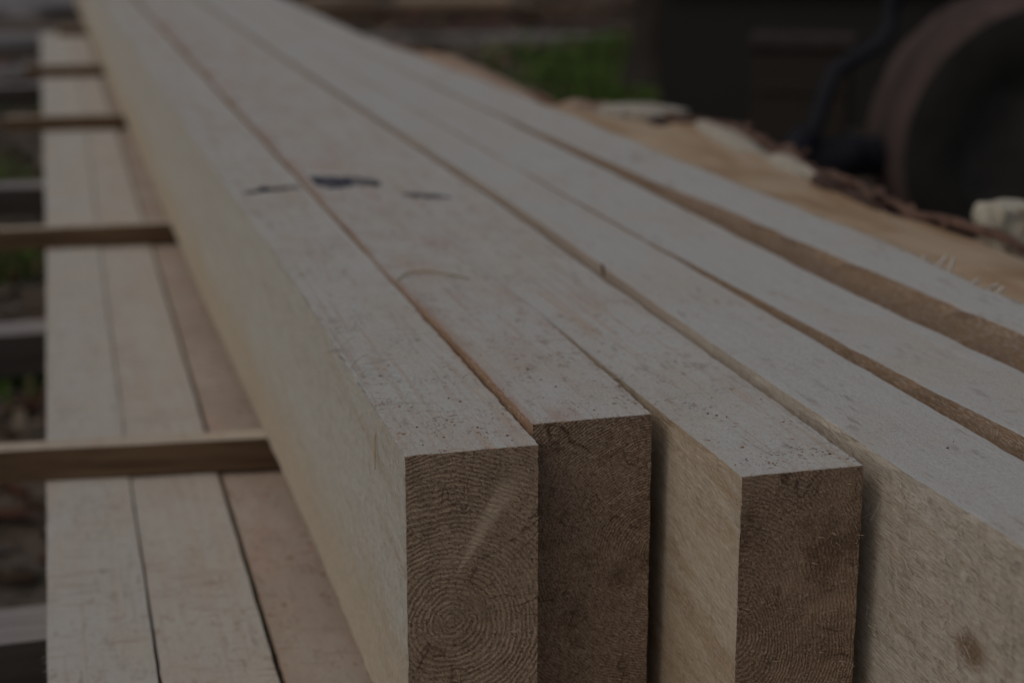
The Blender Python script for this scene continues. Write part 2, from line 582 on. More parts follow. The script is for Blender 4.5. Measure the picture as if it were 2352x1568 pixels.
g1 = plain('grass_green', (.085, .16, .036), .8, .3, 6, (.06, .115, .028), spec=.1)
g2 = plain('grass_fresh', (.11, .19, .045), .8, .3, 6, (.08, .14, .033), spec=.1)
g3 = plain('grass_dry', (.13, .12, .06), .8, .3, 6)
grass('grass', 'blurred green grass patch on the dark ground behind the timber stack',
      [(1.78, 4.8, .22, .4), (2.15, 5.4, .26, .35), (1.85, 5.3, .18, .35), (1.78, 4.35, .2, .2)], 11000, .03, .085, [g1, g2, g1, g2, g3], 3)
grass('grass', 'sparse mossy grass on the ground left of the lower boards',
      [(-.22, 3.35, .12, .22), (-.2, 4.7, .15, .12), (-.2, 2.5, .06, .08), (-.18, 1.75, .05, .05), (.9, 6.6, .4, .3)], 3200, .02, .06, [g1, g2, g1, g3, g3], 5)


def debris():
    rnd = random.Random(11)
    m = MB()
    for _ in range(5200):
        if rnd.random() < .45:
            x, y = rnd.uniform(-.9, .15), rnd.uniform(.4, 6)
        else:
            x, y = rnd.uniform(.3, 4.2), rnd.uniform(3.2, 10.5)
        z = gz(x, y) + rnd.uniform(.0, .012)
        l, w = rnd.uniform(.008, .05), rnd.uniform(.004, .016)
        if y > 5: l *= 1.8; w *= 1.6
        rot = Matrix.Rotation(rnd.uniform(0, 6.28), 3, 'Z') @ Matrix.Rotation(rnd.gauss(0, .35), 3, 'X') @ Matrix.Rotation(rnd.gauss(0, .25), 3, 'Y')
        c = Vector((x, y, z))
        vs = [Vector((a * l * rnd.uniform(.7, 1), b * w * rnd.uniform(.6, 1), h)) for h in (0, .003) for a, b in ((-1, -1), (1, -1), (1, 1), (-1, 1))]
        m.add([c + rot @ q for q in vs], [(3, 2, 1, 0), (4, 5, 6, 7), (0, 1, 5, 4), (1, 2, 6, 5), (2, 3, 7, 6), (3, 0, 4, 7)],
              rnd.choice([0, 0, 0, 1, 1, 2, 3]))
    o = m.build('bark_litter', [plain('litter_brown', (.10, .065, .045), .9, .3, 60), plain('litter_grey', (.16, .145, .13), .9, .3, 60),
                                plain('litter_pale', (.30, .25, .19), .9, .3, 60), plain('litter_red', (.14, .06, .04), .9, .3, 60)])
    tag(o, 'scattered bark chips and litter on the dark ground around the stack', 'bark chips', None, 'stuff')
debris()

# ------------------------------------------------------------------ bearers and lower layer
shaded_wood = plain('shaded_grey', (.085, .077, .072), .9, .4, 30, (.05, .045, .04), .5, (.25, 3, 3))  # darker copy of the grey wood: shade painted into the bearer sides
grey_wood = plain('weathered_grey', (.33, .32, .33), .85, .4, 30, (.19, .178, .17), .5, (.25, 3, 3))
def bearer(y, label, xl, depth=.05):
    r = empty('bearer', (0, y, -.455))
    m = MB()
    rnd = random.Random(int(y * 100))
    n = 24
    v, f = [], []
    for i in range(n + 1):
        x = xl + (.5 - xl) * i / n
        for (dy, z) in ((0, .222), (depth, .222), (depth, .261), (0, .261)):
            v.append((x, dy + nz((x, dy, z), 9, y) * .003, z + (nz((x, dy, z), 12, y + 3) * .0025 if z < .25 else -abs(nz((x, dy, z), 12, y + 3)) * .002)))
    for i in range(n):
        for j in range(4):
            a = i * 4 + j; b = i * 4 + (j + 1) % 4
            f.append((a, b, b + 4, a + 4))
    f += [(3, 2, 1, 0), (n * 4, n * 4 + 1, n * 4 + 2, n * 4 + 3)]
    m.add(v, [q[::-1] for q in f])
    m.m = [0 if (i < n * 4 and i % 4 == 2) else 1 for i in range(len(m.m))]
    m.build('crosspiece', [grey_wood, shaded_wood], r)
    for x in (.06, .40):
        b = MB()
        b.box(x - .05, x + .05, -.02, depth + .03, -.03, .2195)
        b.build('support_block', shaded_wood, r)
    tag(r, label, 'bearer', 'grey bearers under the lower boards')

bearer(.312, 'weathered grey crosspiece low under the lower boards, nearest to the camera', -.75)
bearer(.982, 'grey crosspiece under the lower boards, second from the front', -.75)
bearer(1.765, 'pale grey crosspiece under the lower boards, third from the front', -.75)
bearer(2.93, 'blurred grey crosspiece under the lower boards, fourth from the front', -.7)

ZL = -.147
lower = [
    ('pale clean board along the outer left edge of the lower layer', -.05, 3.57,
     [(-.1, -.1355), (.15, -.1325), (.43, -.129), (1.15, -.1192), (3.7, -.098)], [(-.1, -.0885), (.13, -.0845), (.43, -.0808), (1.1, -.0703), (1.93, -.0533), (3.7, -.035)],
     dict(base=(.565, .565, .53), grain_amt=.35, speck=.45, smear=.6, pink=.12, blotch=.35)),
    ('middle pale board of the lower layer with faint stripes across it', -.06, 3.50,
     [(-.1, -.0865), (.13, -.0828), (.43, -.080), (1.1, -.0693), (1.93, -.0523), (3.7, -.0338)], [(-.1, -.0340), (.13, -.0318), (.42, -.0290), (1.12, -.0208), (3.7, .005)],
     dict(base=(.56, .55, .505), grain_amt=.45, speck=.6, smear=1.0, pink=.35, blotch=.45)),
    ('pinkish brown speckled board of the lower layer beside the tall beam', -.03, 3.86,
     [(-.1, -.0310), (.13, -.0288), (.42, -.0262), (1.12, -.0188), (3.7, .008)], [(-.1, .022), (.13, .024), (.42, .0265), (1.12, .034), (3.7, .06)],
     dict(base=(.46, .385, .325), grain_amt=.6, speck=.9, smear=1.0, pink=.9, red_edge=(.36, .012), blotch=.85)),
]
for i, (lab, y0, y1, XL, XR, kw) in enumerate(lower):
    t = top_wood('lower_board_top', 20 + i, **kw)
    s = side_wood('lower_board_side', 20 + i, (.40, .32, .24), (.36, .26, .17), .02, .5)
    e = end_grain('lower_board_end', 20 + i, (.02, -.02), 900)
    beam('lower_board', lab, 'board', 'boards of the lower layer', XL, XR, ZL + (0, -.0008, -.0022)[i], -.1935, y0, y1, [t, s, e, hair_pale], 20 + i, 14, 8,
         rough=.0003, rag=.0005, step=.004,
         hairs=[('tl', 500, .1, 1.0, 1, 1, .0022, (-.3, -1, 0), .5, .5, .00008), ('t', 350, .12, .6, .03, .97, .002, (.3, -1, 0), .6, .4, .00008)])

# ------------------------------------------------------------------ stickers
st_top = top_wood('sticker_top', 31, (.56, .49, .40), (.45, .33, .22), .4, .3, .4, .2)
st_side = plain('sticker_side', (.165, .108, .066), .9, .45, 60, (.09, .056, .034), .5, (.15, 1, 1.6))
def sticker(y, slope, xl, label, seed, depth=.018, dz=0):
    n = 40
    xr = .46
    m = MB()
    rows = []
    v = []
    sec = [(0, 0, 1), (1, 0, 1), (1, 1, 0), (0, 1, 0)]
    for i in range(n + 1):
        x = xl + (xr - xl) * i / n
        for (a, b, _) in sec:
            yy = y + slope * x + a * depth + nz((x, a, b), 14, seed) * .0014 + nz((x, a, b), 60, seed) * .0006
            zz = (-.1462 if b == 0 else -.1266) + (-abs(nz((x, a, b), 25, seed + 4)) * .0008 if b else 0)
            v.append((x, yy, zz))
    f, mi = [], []
    for i in range(n):
        for j in range(4):
            a, b = i * 4 + j, i * 4 + (j + 1) % 4
            f.append((a, b, b + 4, a + 4)[::-1])
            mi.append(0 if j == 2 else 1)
    f += [(0, 1, 2, 3), (n * 4 + 3, n * 4 + 2, n * 4 + 1, n * 4)]
    mi += [1, 1]
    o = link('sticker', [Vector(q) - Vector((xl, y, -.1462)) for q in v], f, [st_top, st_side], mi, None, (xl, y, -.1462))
    tag(o, label, 'sticker', 'spacer sticks between the two layers')

sticker(.4216, -.10, -.36, 'brown spacer stick between the two layers, nearest to the camera', 1)
sticker(1.1157, -.045, -.36, 'brown spacer stick crossing the lower boards, second from the front', 2)
sticker(1.943, -.01, -.165, 'thin brown spacer stick crossing the lower boards, third from the front', 3)
sticker(2.633, .0, -.135, 'thin blurred spacer stick crossing the lower boards, fourth from the front', 4)
sticker(3.47, -.02, -.062, 'farthest short brown spacer stick on the lower boards', 5)

# ------------------------------------------------------------------ upper layer of tall beams
ZB = -.126
UP = 'tall sawn beams of the upper layer'
HL = (-.1, -1, -.25)
b1 = beam('sawn_beam', 'leftmost tall beam with pale fuzzy side and ringed end grain with a light streak', 'beam', UP,
          [(0, 0), (.25, .0022), (.5, .0012), (.78, -.001), (4.3, -.001)], [(0, .05), (.3, .0505), (.9, .0495), (4.3, .049)], 0.0, ZB, 0, 4.3,
          [top_wood('beam_top', 1, (.60, .612, .585), (.53, .36, .24), .55, .9, .4, .25),
           side_wood('beam_side', 1, (.552, .558, .522), (.53, .455, .335), .042, .8, .22, 0, None, -14),
           end_grain('beam_end', 1, (.016, .060), 520, (.58, .425, .30), (.20, .128, .082), None, .0045,
                     (.17, .11, .07), .35, ((.0185, .078), (.0400, .114), .0046)), hair_pale, hair_end], 1,
          hairs=[('l', 9000, .002, .25, .1, .98, .0024, HL, .28, .4, .00006),
                 ('e', 4200, 0, 0, .02, .99, .0013, (.5, 0, .8), .7, .9, .00009),
                 ('tl', 420, .002, .4, 1, 1, .0028, (-.5, -1, .2), .6, .6, .00007),
                 ('et', 160, 0, 0, 1, 1, .0010, (.2, -.6, .5), .6, .6, .00007)])
b2 = beam('sawn_beam', 'dark ended tall beam set back between the ringed beam and the open gap', 'beam', UP,
          [(.02, .0522), (.1, .0527), (.22, .0520), (.3, .0513), (.4, .0522), (.55, .0514), (.68, .0520), (.9, .0517), (1.2, .0524), (1.6, .0525), (4.2, .0520)], [(.02, .0998), (.1, .1015), (.2, .1032), (4.2, .1034)],
          [(.02, .0030), (.15, .0024), (.3, .0010), (.45, .0014), (.58, .0006), (.75, .0012), (1.2, .0012), (4.2, .001)], ZB, .0155, 4.25,
          [top_wood('beam_top', 2, (.59, .598, .575), (.55, .40, .29), .4, .9, .45, .65, (.44, .016), .4),
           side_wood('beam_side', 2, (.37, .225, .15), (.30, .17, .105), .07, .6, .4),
           end_grain('beam_end', 2, (.052, .072), 800, (.41, .285, .20), (.13, .078, .05), None, .003,
                     (.12, .07, .045), .7), hair_pale, hair_end], 2,
          hairs=[('e', 2600, 0, 0, .3, .99, .0013, (.6, 0, .7), .6, .9, .00008),
                 ('et', 200, 0, 0, 1, 1, .0012, (.2, -.6, .2), .6, .7, .00007),
                 ('t', 120, .02, .2, .03, .97, .0018, (.3, -1, 0), .6, .3, .00007)])
b3 = beam('sawn_beam', 'tall beam jutting forward with dark curved rings on its end and fuzzy tan side', 'beam', UP,
          [(-.06, .1087), (.06, .1070), (.15, .1058), (.26, .1046), (.4, .1040), (4.2, .1040)], [(-.06, .155), (.2, .1572), (.5, .160), (.62, .159), (1.5, .152), (4.2, .151)], 0.0, ZB, -.0525, 4.3,
          [top_wood('beam_top', 3, (.60, .612, .588), (.54, .38, .26), .55, .8, .3, .25),
           side_wood('beam_side', 3, (.60, .53, .42), (.50, .37, .235), .052, .55, .38, .6, None, -9),
           end_grain('beam_end', 3, (-.001, .066), 760, (.40, .275, .19), (.12, .073, .046), (.55, .40, .28), .003,
                     (.12, .072, .048), .6, None, (1, .7)), hair_pale, hair_end], 3,
          hairs=[('l', 8000, -.052, .12, .15, .99, .0026, (-.1, -1, -.22), .22, .45, .000045),
                 ('e', 3800, 0, 0, .1, .99, .0013, (-.3, 0, .9), .7, .9, .00009),
                 ('et', 200, 0, 0, 1, 1, .0010, (.2, -.6, .3), .6, .7, .00007)])
b4 = beam('sawn_beam', 'tall beam running out of the right edge with a shaggy knotted side', 'beam', UP,
          [(-.3, .1675), (-.14, .1665), (-.045, .1635), (.06, .1625), (.2, .1628), (.35, .1655), (.5, .1668), (.62, .1664), (1.0, .1622), (1.5, .1578), (4.2, .1545)],
          [(-.3, .2125), (-.07, .2100), (.05, .2085), (.36, .2063), (1.2, .2025), (4.2, .2020)], [(-.3, .0005), (.3, .0025), (.7, .001), (4.2, 0)], ZB, -.30, 4.3,
          [top_wood('beam_top', 4, (.585, .602, .590), (.55, .46, .38), .2, .15, .12, .12),
           side_wood('beam_side', 4, (.60, .565, .505), (.50, .40, .29), .03, .3, .5, .15, (.186, .081, .0040), -5, (.40, .6)),
           end_grain('beam_end', 4, (.02, .05), 800), hair_pale], 4, step=.0018, rag=.0011,
          hairs=[('l', 20000, -.24, .10, .2, .99, .0028, (-.15, -1, -.12), .18, .7, .00005),
                 ('l', 2600, -.24, .06, .45, .97, .0055, (-.2, -1, -.22), .16, 1.1, .00012)])
b5 = beam('sawn_beam', 'pale clean topped tall beam, fifth from the left in the upper layer', 'beam', UP,
          [(-.25, .2275), (-.042, .2254), (.04, .2211), (.36, .2105), (.62, .2075), (1.2, .2050), (4.2, .2040)],
          [(-.25, .2750), (.036, .2715), (.2, .2655), (.46, .2655), (.9, .2640), (1.6, .2520), (4.2, .2510)], [(-.25, .001), (.6, .001), (1.2, 0), (4.2, 0)], ZB, -.25, 4.2,
          [top_wood('beam_top', 5, (.585, .602, .590), (.55, .46, .38), .2, .2, .12, .10),
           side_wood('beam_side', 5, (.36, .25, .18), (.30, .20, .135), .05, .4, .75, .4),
           end_grain('beam_end', 5, (.02, .05), 800), hair_pale], 5, nzv=24, step=.0018, rag=.0016,
          hairs=[('l', 1600, -.1, .3, .75, .99, .0022, (-.1, -1, -.3), .4, .5, .00009)])
b6 = beam('sawn_beam', 'pale tall beam with a ragged splintered right edge next to the bark edged slab', 'beam', UP,
          [(-.2, .316), (.09, .3047), (.19, .3007), (.285, .2962), (.395, .2925), (.5, .2845), (.9, .2685), (1.6, .2545), (4.2, .2530)],
          [(-.2, .337), (.19, .3354), (.29, .3405), (.40, .3370), (.53, .3330), (.64, .3315), (.88, .3275), (1.1, .3215), (1.29, .3125), (1.7, .2985), (2.37, .2960), (4.2, .2950)],
          [(-.2, .0015), (.5, .0005), (1.0, 0), (4.2, -.002)], ZB, -.2, 4.1,
          [top_wood('beam_top', 6, (.58, .598, .588), (.55, .46, .38), .18, .25, .25, .12),
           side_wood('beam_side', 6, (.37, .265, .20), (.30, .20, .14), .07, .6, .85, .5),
           end_grain('beam_end', 6, (.02, .05), 800), hair_pale], 6, nzv=24, step=.0022, rag=.0022, rag_r=.0046,
          hairs=[('l', 1500, -.1, .4, .75, .99, .0022, (-.1, -1, -.3), .4, .5, .00009),
                 ('tr', 500, .0, .6, 1, 1, .0045, (.6, -.9, .1), .5, .5, .00014)])

# splinters standing off the beams
sp_pale = plain('splinter_pale', (.66, .64, .59), .7, .2, 200)
sp_yel = plain('splinter_yellow', (.44, .34, .22), .7, .2, 200)
sp_dark = plain('splinter_dark', (.14, .075, .05), .8, .2, 200)
rs = random.Random(5)
for (y, L, dx, up) in [(.105, .010, .4, .7), (.112, .013, .8, .3), (.120, .012, .5, .8), (.128, .014, 1.2, .1), (.135, .011, -.5, .4),
                       (.150, .013, .6, .8), (.152, .011, -.6, .2), (.165, .012, .3, .9), (.095, .009, -.4, .3), (.185, .012, .8, .5)]:
    a = (0.0015, y, -.0008)
    c = (0.0015 + dx * L * .4, y - L * .5, up * L * .7)
    b = (0.0015 + dx * L, y - L * .7 + rs.uniform(-.004, .008), up * L * .6)
    splinter(b1, 'splinter', curve_pts(a, c, b), .00020, sp_pale)
splinter(b1, 'splinter', curve_pts((.0006, .060, -.010), (-.0012, .054, -.015), (-.0022, .047, -.0205)), .00035, sp_yel, 'yellow splinter sticking to the fuzzy side')
splinter(b2, 'splinter', curve_pts((.0525, .268, .0015), (.064, .297, .0045), (.089, .262, .0020), 14), .00042, sp_yel, 'tan curled splinter lying across the top')
splinter(b4, 'splinter', curve_pts((.1615, .262, -.001), (.1608, .2615, .003), (.1601, .261, .0060)), .0007, sp_dark, 'dark splinter standing up in the seam')
for (y, dx, dz) in [(.245, .006, .003), (.228, .009, .007), (.212, .004, .009), (.19, .007, .002), (.175, .009, .003), (.165, .006, .004)]:
    splinter(b6, 'splinter', curve_pts((.334, y, -.001), (.334 + dx * .8, y + .004, dz * .3), (.334 + dx, y + .002, dz)), .0009, sp_pale)


# bark and sawdust crumbs lying on the near tops
def crumbs():
    rnd = random.Random(21)
    m = MB()
    spots = [(.040, .012, .008, .009, 26), (.022, .03, .012, .02, 22), (.030, .06, .012, .03, 16), (.075, .028, .014, .005, 40), (.075, .10, .014, .03, 26),
             (.085, .17, .012, .03, 16), (.130, -.035, .014, .012, 34), (.125, .03, .014, .04, 26), (.135, .12, .012, .05, 14), (.075, .24, .014, .04, 12),
             (.030, .18, .012, .05, 14), (.19, .02, .012, .08, 7), (.24, .1, .012, .08, 5)]
    for cx, cy, sx, sy, n in spots:
        for _ in range(n):
            x, y = cx + rnd.gauss(0, sx), cy + rnd.gauss(0, sy)
            z = None
            for xa, xb, ya, zt in ((.0015, .0485, .003, 0), (.0545, .0985, .020, .0028 if y < .12 else .0018), (.1105, .1535, -.049, 0), (.168, .206, -.2, .0015), (.228, .263, -.2, .001)):
                if xa < x < xb and y > ya: z = zt
            if z is None: continue
            if rnd.random() < .35: continue
            q = .00011 + .00026 * rnd.random() ** 2.5
            rot = Matrix.Rotation(rnd.uniform(0, 6.28), 3, 'Z') @ Matrix.Rotation(rnd.gauss(0, .4), 3, 'X')
            p = Vector((x, y, z + q * .45))
            vs = [p + rot @ Vector((a * q * rnd.uniform(.7, 1.9), b * q * rnd.uniform(.6, 1), c * q * .6)) for c in (-1, 1) for a, b in ((-1, -1), (1, -1), (1, 1), (-1, 1))]
            m.add(vs, [(3, 2, 1, 0), (4, 5, 6, 7), (0, 1, 5, 4), (1, 2, 6, 5), (2, 3, 7, 6), (3, 0, 4, 7)], rnd.choice([0, 0, 1, 1, 2]))
    o = m.build('bark_crumbs', [plain('crumb_dark', (.09, .045, .03), .9, .2, 300), plain('crumb_red', (.22, .085, .045), .9, .2, 300),
                                plain('crumb_orange', (.36, .19, .09), .9, .2, 300)])
    tag(o, 'tiny dark and reddish crumbs scattered over the near beam tops', 'crumbs', None, 'stuff')
crumbs()

# blue timber-crayon strokes
def crayon_mat():
    k = N('crayon_blue')
    n1 = k.noise(k.mapv((260, 160, 200)), 1, 4, .7)
    n2 = k.noise(k.mapv((60, 60, 60)), 1, 3, .6)
    m = k.done((.078, .086, .125), .8, None, spec=.1)
    a = k.math('MULTIPLY', k.step(n1, .34, .62), k.step(n2, .30, .50, .65, 1.0))
    k.l(a, k.b.inputs['Alpha'])
    return m
blue = crayon_mat()
def crayon(parent, outline, z, seed):
    rnd = random.Random(seed)
    pts = []
    n = len(outline)
    for i in range(n):
        a, b = Vector(outline[i]), Vector(outline[(i + 1) % n])
        for t in range(7):
            p = a.lerp(b, t / 7)
            pts.append((p.x + rnd.gauss(0, .0009), p.y + rnd.gauss(0, .0020), z))
    top = pts
    bot = [(x, y, z - .0014) for x, y, _ in pts]
    k = len(pts)
    f = [tuple(range(k)), tuple(range(2 * k - 1, k - 1, -1))] + [(i, k + i, k + (i + 1) % k, (i + 1) % k) for i in range(k)]
    o = link('crayon_mark', top + bot, f, blue, None, parent)
    o.matrix_parent_inverse = Matrix.Translation(-Vector(parent.location))
    o['label'] = 'dark blue crayon stroke across the top'
crayon(b1, [(.0085, .549), (.020, .556), (.022, .566), (.030, .560), (.0465, .562), (.0465, .569), (.033, .567), (.024, .573), (.018, .562), (.008, .554)], .0005, 1)
crayon(b2, [(.0575, .598), (.0600, .565), (.066, .548), (.074, .553), (.088, .556), (.098, .552), (.1005, .566), (.088, .582), (.074, .588), (.064, .596)], .0021, 2)
crayon(b3, [(.108, .520), (.113, .506), (.120, .507), (.127, .500), (.134, .503), (.127, .510), (.120, .516), (.113, .518)], .0009, 3)


# ------------------------------------------------------------------ bark edged slab and chips
cam_tan = N('slab_wood')
c1 = cam_tan.noise(cam_tan.mapv((30, 7, 30)), 1, 5, .6, .4)
c2 = cam_tan.noise(cam_tan.mapv((9, 14, 9)), 1, 3)
cc = cam_tan.mix(cam_tan.step(c1, .42, .66), (.60, .465, .32), (.47, .31, .175))
cc = cam_tan.mix(cam_tan.math('MULTIPLY', cam_tan.step(c2, .5, .66), .5), cc, (.37, .23, .12))
slab_m = cam_tan.done(cc, .6, c1, .002, .4, .3)
bark_m = plain('bark', (.22, .14, .11), .9, .5, 90, (.10, .06, .048), .8, (1, .5, 1))


def slab():
    near = [(-.2, .344), (.19, .343), (.29, .348), (.40, .345), (.53, .342), (.88, .336), (1.1, .331), (1.30, .3225), (1.7, .309), (1.85, .309)]
    far = [(-.2, .462), (.10, .466), (.34, .458), (.41, .453), (.477, .449), (.587, .459), (.72, .472), (.89, .486), (.97, .452), (1.03, .425), (1.00, .42),
           (1.06, .385), (1.15, .372), (1.3, .374), (1.58, .371), (1.78, .345), (1.85, .325)]
    fy = sorted(far)
    ys = [-.2 + i * .0125 for i in range(165)]
    r = empty('live_edge_slab', (.40, -.2, -.126))
    nu = 26
    v, f, mi = [], [], []
    for y in ys:
        xl = float(np.interp(y, [a for a, _ in near], [b for _, b in near]))
        xr = float(np.interp(y, [a for a, _ in fy], [b for _, b in fy])) + nz((0, y, 0), 18, 2) * .008 + nz((0, y, 0), 60, 2) * .003
        xr = max(xr, xl + .012)
        for j in range(nu + 1):
            u = j / nu
            x = xl + (xr - xl) * u
            z = -.012 - .012 * u ** 2 + nz((x, y, 0), 16, 3) * .003 + nz((x, y, 0), 70, 3) * .0008
            v.append((x, y, z))
        for j in range(1, 9):                                       # rounded bark edge going down and under
            a = j / 8 * math.pi * .5
            v.append((xr + .012 * math.sin(a) + nz((xr, y, j * .3), 40, 5) * .003, y, v[-1][2] if False else -.024 - .102 * (j / 8) ** 1.3))
        v.append((xl, y, -.126))
    M = nu + 1 + 8 + 1
    for i in range(len(ys) - 1):
        for j in range(M):
            a, b = i * M + j, i * M + (j + 1) % M
            f.append((a, b, b + M, a + M))
            mi.append(1 if nu - 1 <= j < nu + 8 else 0)
    f += [tuple(range(M))[::-1], tuple((len(ys) - 1) * M + j for j in range(M))]
    mi += [0, 0]
    L = Vector((.40, -.2, -.126))
    link('slab_body', [Vector(q) - L for q in v], f, [slab_m, bark_m], mi, r, smooth=True)
    # strip of loose bark along the waney edge
    rnd = random.Random(9)
    m = MB()
    for k in range(60):
        y = rnd.uniform(-.1, 1.75)
        xr = float(np.interp(y, [a for a, _ in fy], [b for _, b in fy]))
        p = Vector((xr - rnd.uniform(-.006, .012), y, -.022 + rnd.uniform(0, .004))) - L
        l, w, h = rnd.uniform(.006, .022), rnd.uniform(.002, .006), rnd.uniform(.001, .003)
        rot = Matrix.Rotation(rnd.gauss(1.5, .4), 3, 'Z') @ Matrix.Rotation(rnd.gauss(0, .3), 3, 'Y')
        vs = [p + rot @ Vector((a * l * rnd.uniform(.6, 1), b * w * rnd.uniform(.6, 1), c * h)) for c in (-1, 1) for a, b in ((-1, -1), (1, -1), (1, 1), (-1, 1))]
        m.add(vs, [(3, 2, 1, 0), (4, 5, 6, 7), (0, 1, 5, 4), (1, 2, 6, 5), (2, 3, 7, 6), (3, 0, 4, 7)])
    m.build('loose_bark', bark_m, r)
    m = MB()
    pts, rad = [], []
    for k in range(150):
        y = -.15 + k * .0125
        xr = float(np.interp(y, [a for a, _ in fy], [b for _, b in fy])) + nz((0, y, 0), 18, 2) * .008
        pts.append(Vector((xr + .002 + nz((0, y, 3), 45, 2) * .004, y, -.019 + nz((0, y, 9), 30, 2) * .004)) - L)
        rad.append(.0036 + .003 * nz((0, y, 5), 14, 2) + .001 * nz((0, y, 5), 110, 2))
    m.tube(pts, rad, 8)
    m.build('bark_rim', bark_m, r)
    tag(r, 'orange brown slab with a wavy bark edge along the right side of the stack', 'slab')
slab()


def lump(name, label, cat, c, size, mat, seed, group=None, sub=3, rz=0.0):
    bm = bmesh.new()
    bmesh.ops.create_icosphere(bm, subdivisions=sub, radius=1)
    for q in bm.verts:
        n = q.co.copy()
        s = max(abs(n.x), abs(n.y), abs(n.z))
        n = n.lerp(n / s, .55)                        # blocky chunk
        d = 1 + .20 * nz(n, 1.2, seed) + .06 * nz(n, 3, seed + 2) + .02 * nz(n, 11, seed)
        q.co = Vector((n.x * size[0], n.y * size[1], n.z * size[2])) * d
    me = bpy.data.meshes.new(name)
    bm.to_mesh(me); bm.free()
    me.materials.append(mat)
    o = bpy.data.objects.new(name, me)
    COL.objects.link(o)
    o.location = c
    o.rotation_euler = (0, 0, rz)
    tag(o, label, cat, group)
    return o

chip_m = plain('chip_pale', (.46, .44, .385), .8, .35, 120, (.36, .32, .25), .6)
chunk_m = plain('chunk_cream', (.50, .48, .41), .8, .3, 60, (.42, .36, .24), .6)
dark_chip = plain('chip_dark', (.09, .06, .05), .9, .3, 90)
CG = 'loose chips on the bark edged slab'
def shard(name, label, cat, c, size, rz, mat, seed):
    """flat torn flake with a ragged outline, domed a little"""
    n, rings = 40, 5
    v, f = [], []
    for q in range(rings):
        t = (q + 1) / rings
        for i in range(n):
            a = 2 * math.pi * i / n
            d = Vector((math.cos(a), math.sin(a), seed))
            rr = t * (1 + .30 * nz(d, 1.3) + .22 * nz(d, 3.5, 4) + .12 * nz(d, 9, 2))
            x, y = rr * math.cos(a) * size[0], rr * math.sin(a) * size[1]
            z = size[2] * (1 - t ** 2.2) + .0016 * nz((x, y, seed), 55)
            v.append((x, y, z if q < rings - 1 else z * .2))
    v.append((0, 0, size[2]))
    m = len(v)
    v += [(x, y, -.004) for x, y, z in v[(rings - 1) * n:rings * n]]
    for q in range(rings - 1):
        for i in range(n):
            f.append((q * n + i, (q + 1) * n + i, (q + 1) * n + (i + 1) % n, q * n + (i + 1) % n))
    for i in range(n):
        f.append((m - 1, i, (i + 1) % n))
        f.append(((rings - 1) * n + i, m + i, m + (i + 1) % n, (rings - 1) * n + (i + 1) % n))
    f.append(tuple(m + i for i in range(n))[::-1])
    o = link(name, v, f, mat, None, None, c)
    o.rotation_euler = (0, 0, rz)
    tag(o, label, cat, CG)
shard('wood_chip', 'long pale chip at the far bend of the slab, behind the dark hollow', 'chip', (.432, 1.00, -.0165), (.042, .040, .006), .5, chip_m, 1.2)
shard('wood_chip', 'ragged pale chip patch along the bark edge, middle of the slab', 'chip', (.455, .815, -.0170), (.014, .090, .007), -.10, chip_m, 2.0)
shard('wood_chip', 'pale chip patch on the bark edge right beside a dark bark flake', 'chip', (.445, .665, -.0170), (.012, .052, .0065), -.09, chip_m, 2.45)
shard('bark_flake', 'black patch standing in for the shaded hollow below the long pale chip', 'bark flake', (.428, .915, -.0175), (.015, .040, .004), -.4, dark_chip, 1.9)  # dark patch painted in for the shade of a hole
shard('bark_flake', 'dark bark flake right beside the pale chip nearest to the camera', 'bark flake', (.442, .588, -.018), (.009, .024, .005), -.2, dark_chip, 2.2)
shard('bark_flake', 'thin dark bark flake on the slab edge nearest to the wheel', 'bark flake', (.438, .525, -.0185), (.006, .030, .004), -.05, dark_chip, 2.5)

strip_m = plain('strip_tan', (.44, .345, .275), .8, .4, 60, (.30, .19, .13), .5)
shard('wood_chip', 'pinkish tan strip lying along the far right edge of the upper beams', 'chip', (.352, 1.30, -.0175), (.024, .29, .014), -.02, strip_m, 3.1)
shard('wood_chip', 'short tan chip where the pinkish strip meets the slab', 'chip', (.388, 1.03, -.0175), (.022, .045, .008), -.3, strip_m, 3.6)

def offcut(label, c, s, seed):
    o = lump('split_offcut', label, 'offcut', c, s, chunk_m, seed, 'cream offcuts beyond the slab', 4)
    return o
offcut('cream coloured wood offcut beyond the slab at the right edge', (.512, .452, -.030), (.016, .020, .019), .35)
offcut('cut off cream offcut at the picture edge beside the larger one', (.512, .392, -.034), (.013, .018, .017), .7)
# the stump-like block both rest on
rest = MB()
rest.tube([(.545, .43, -.47), (.545, .43, -.30), (.545, .43, -.054)], [.085, .075, .072], 20)
o = rest.build('chopping_block', bark_m)
tag(o, 'dark bark covered block under the cream offcuts', 'block')

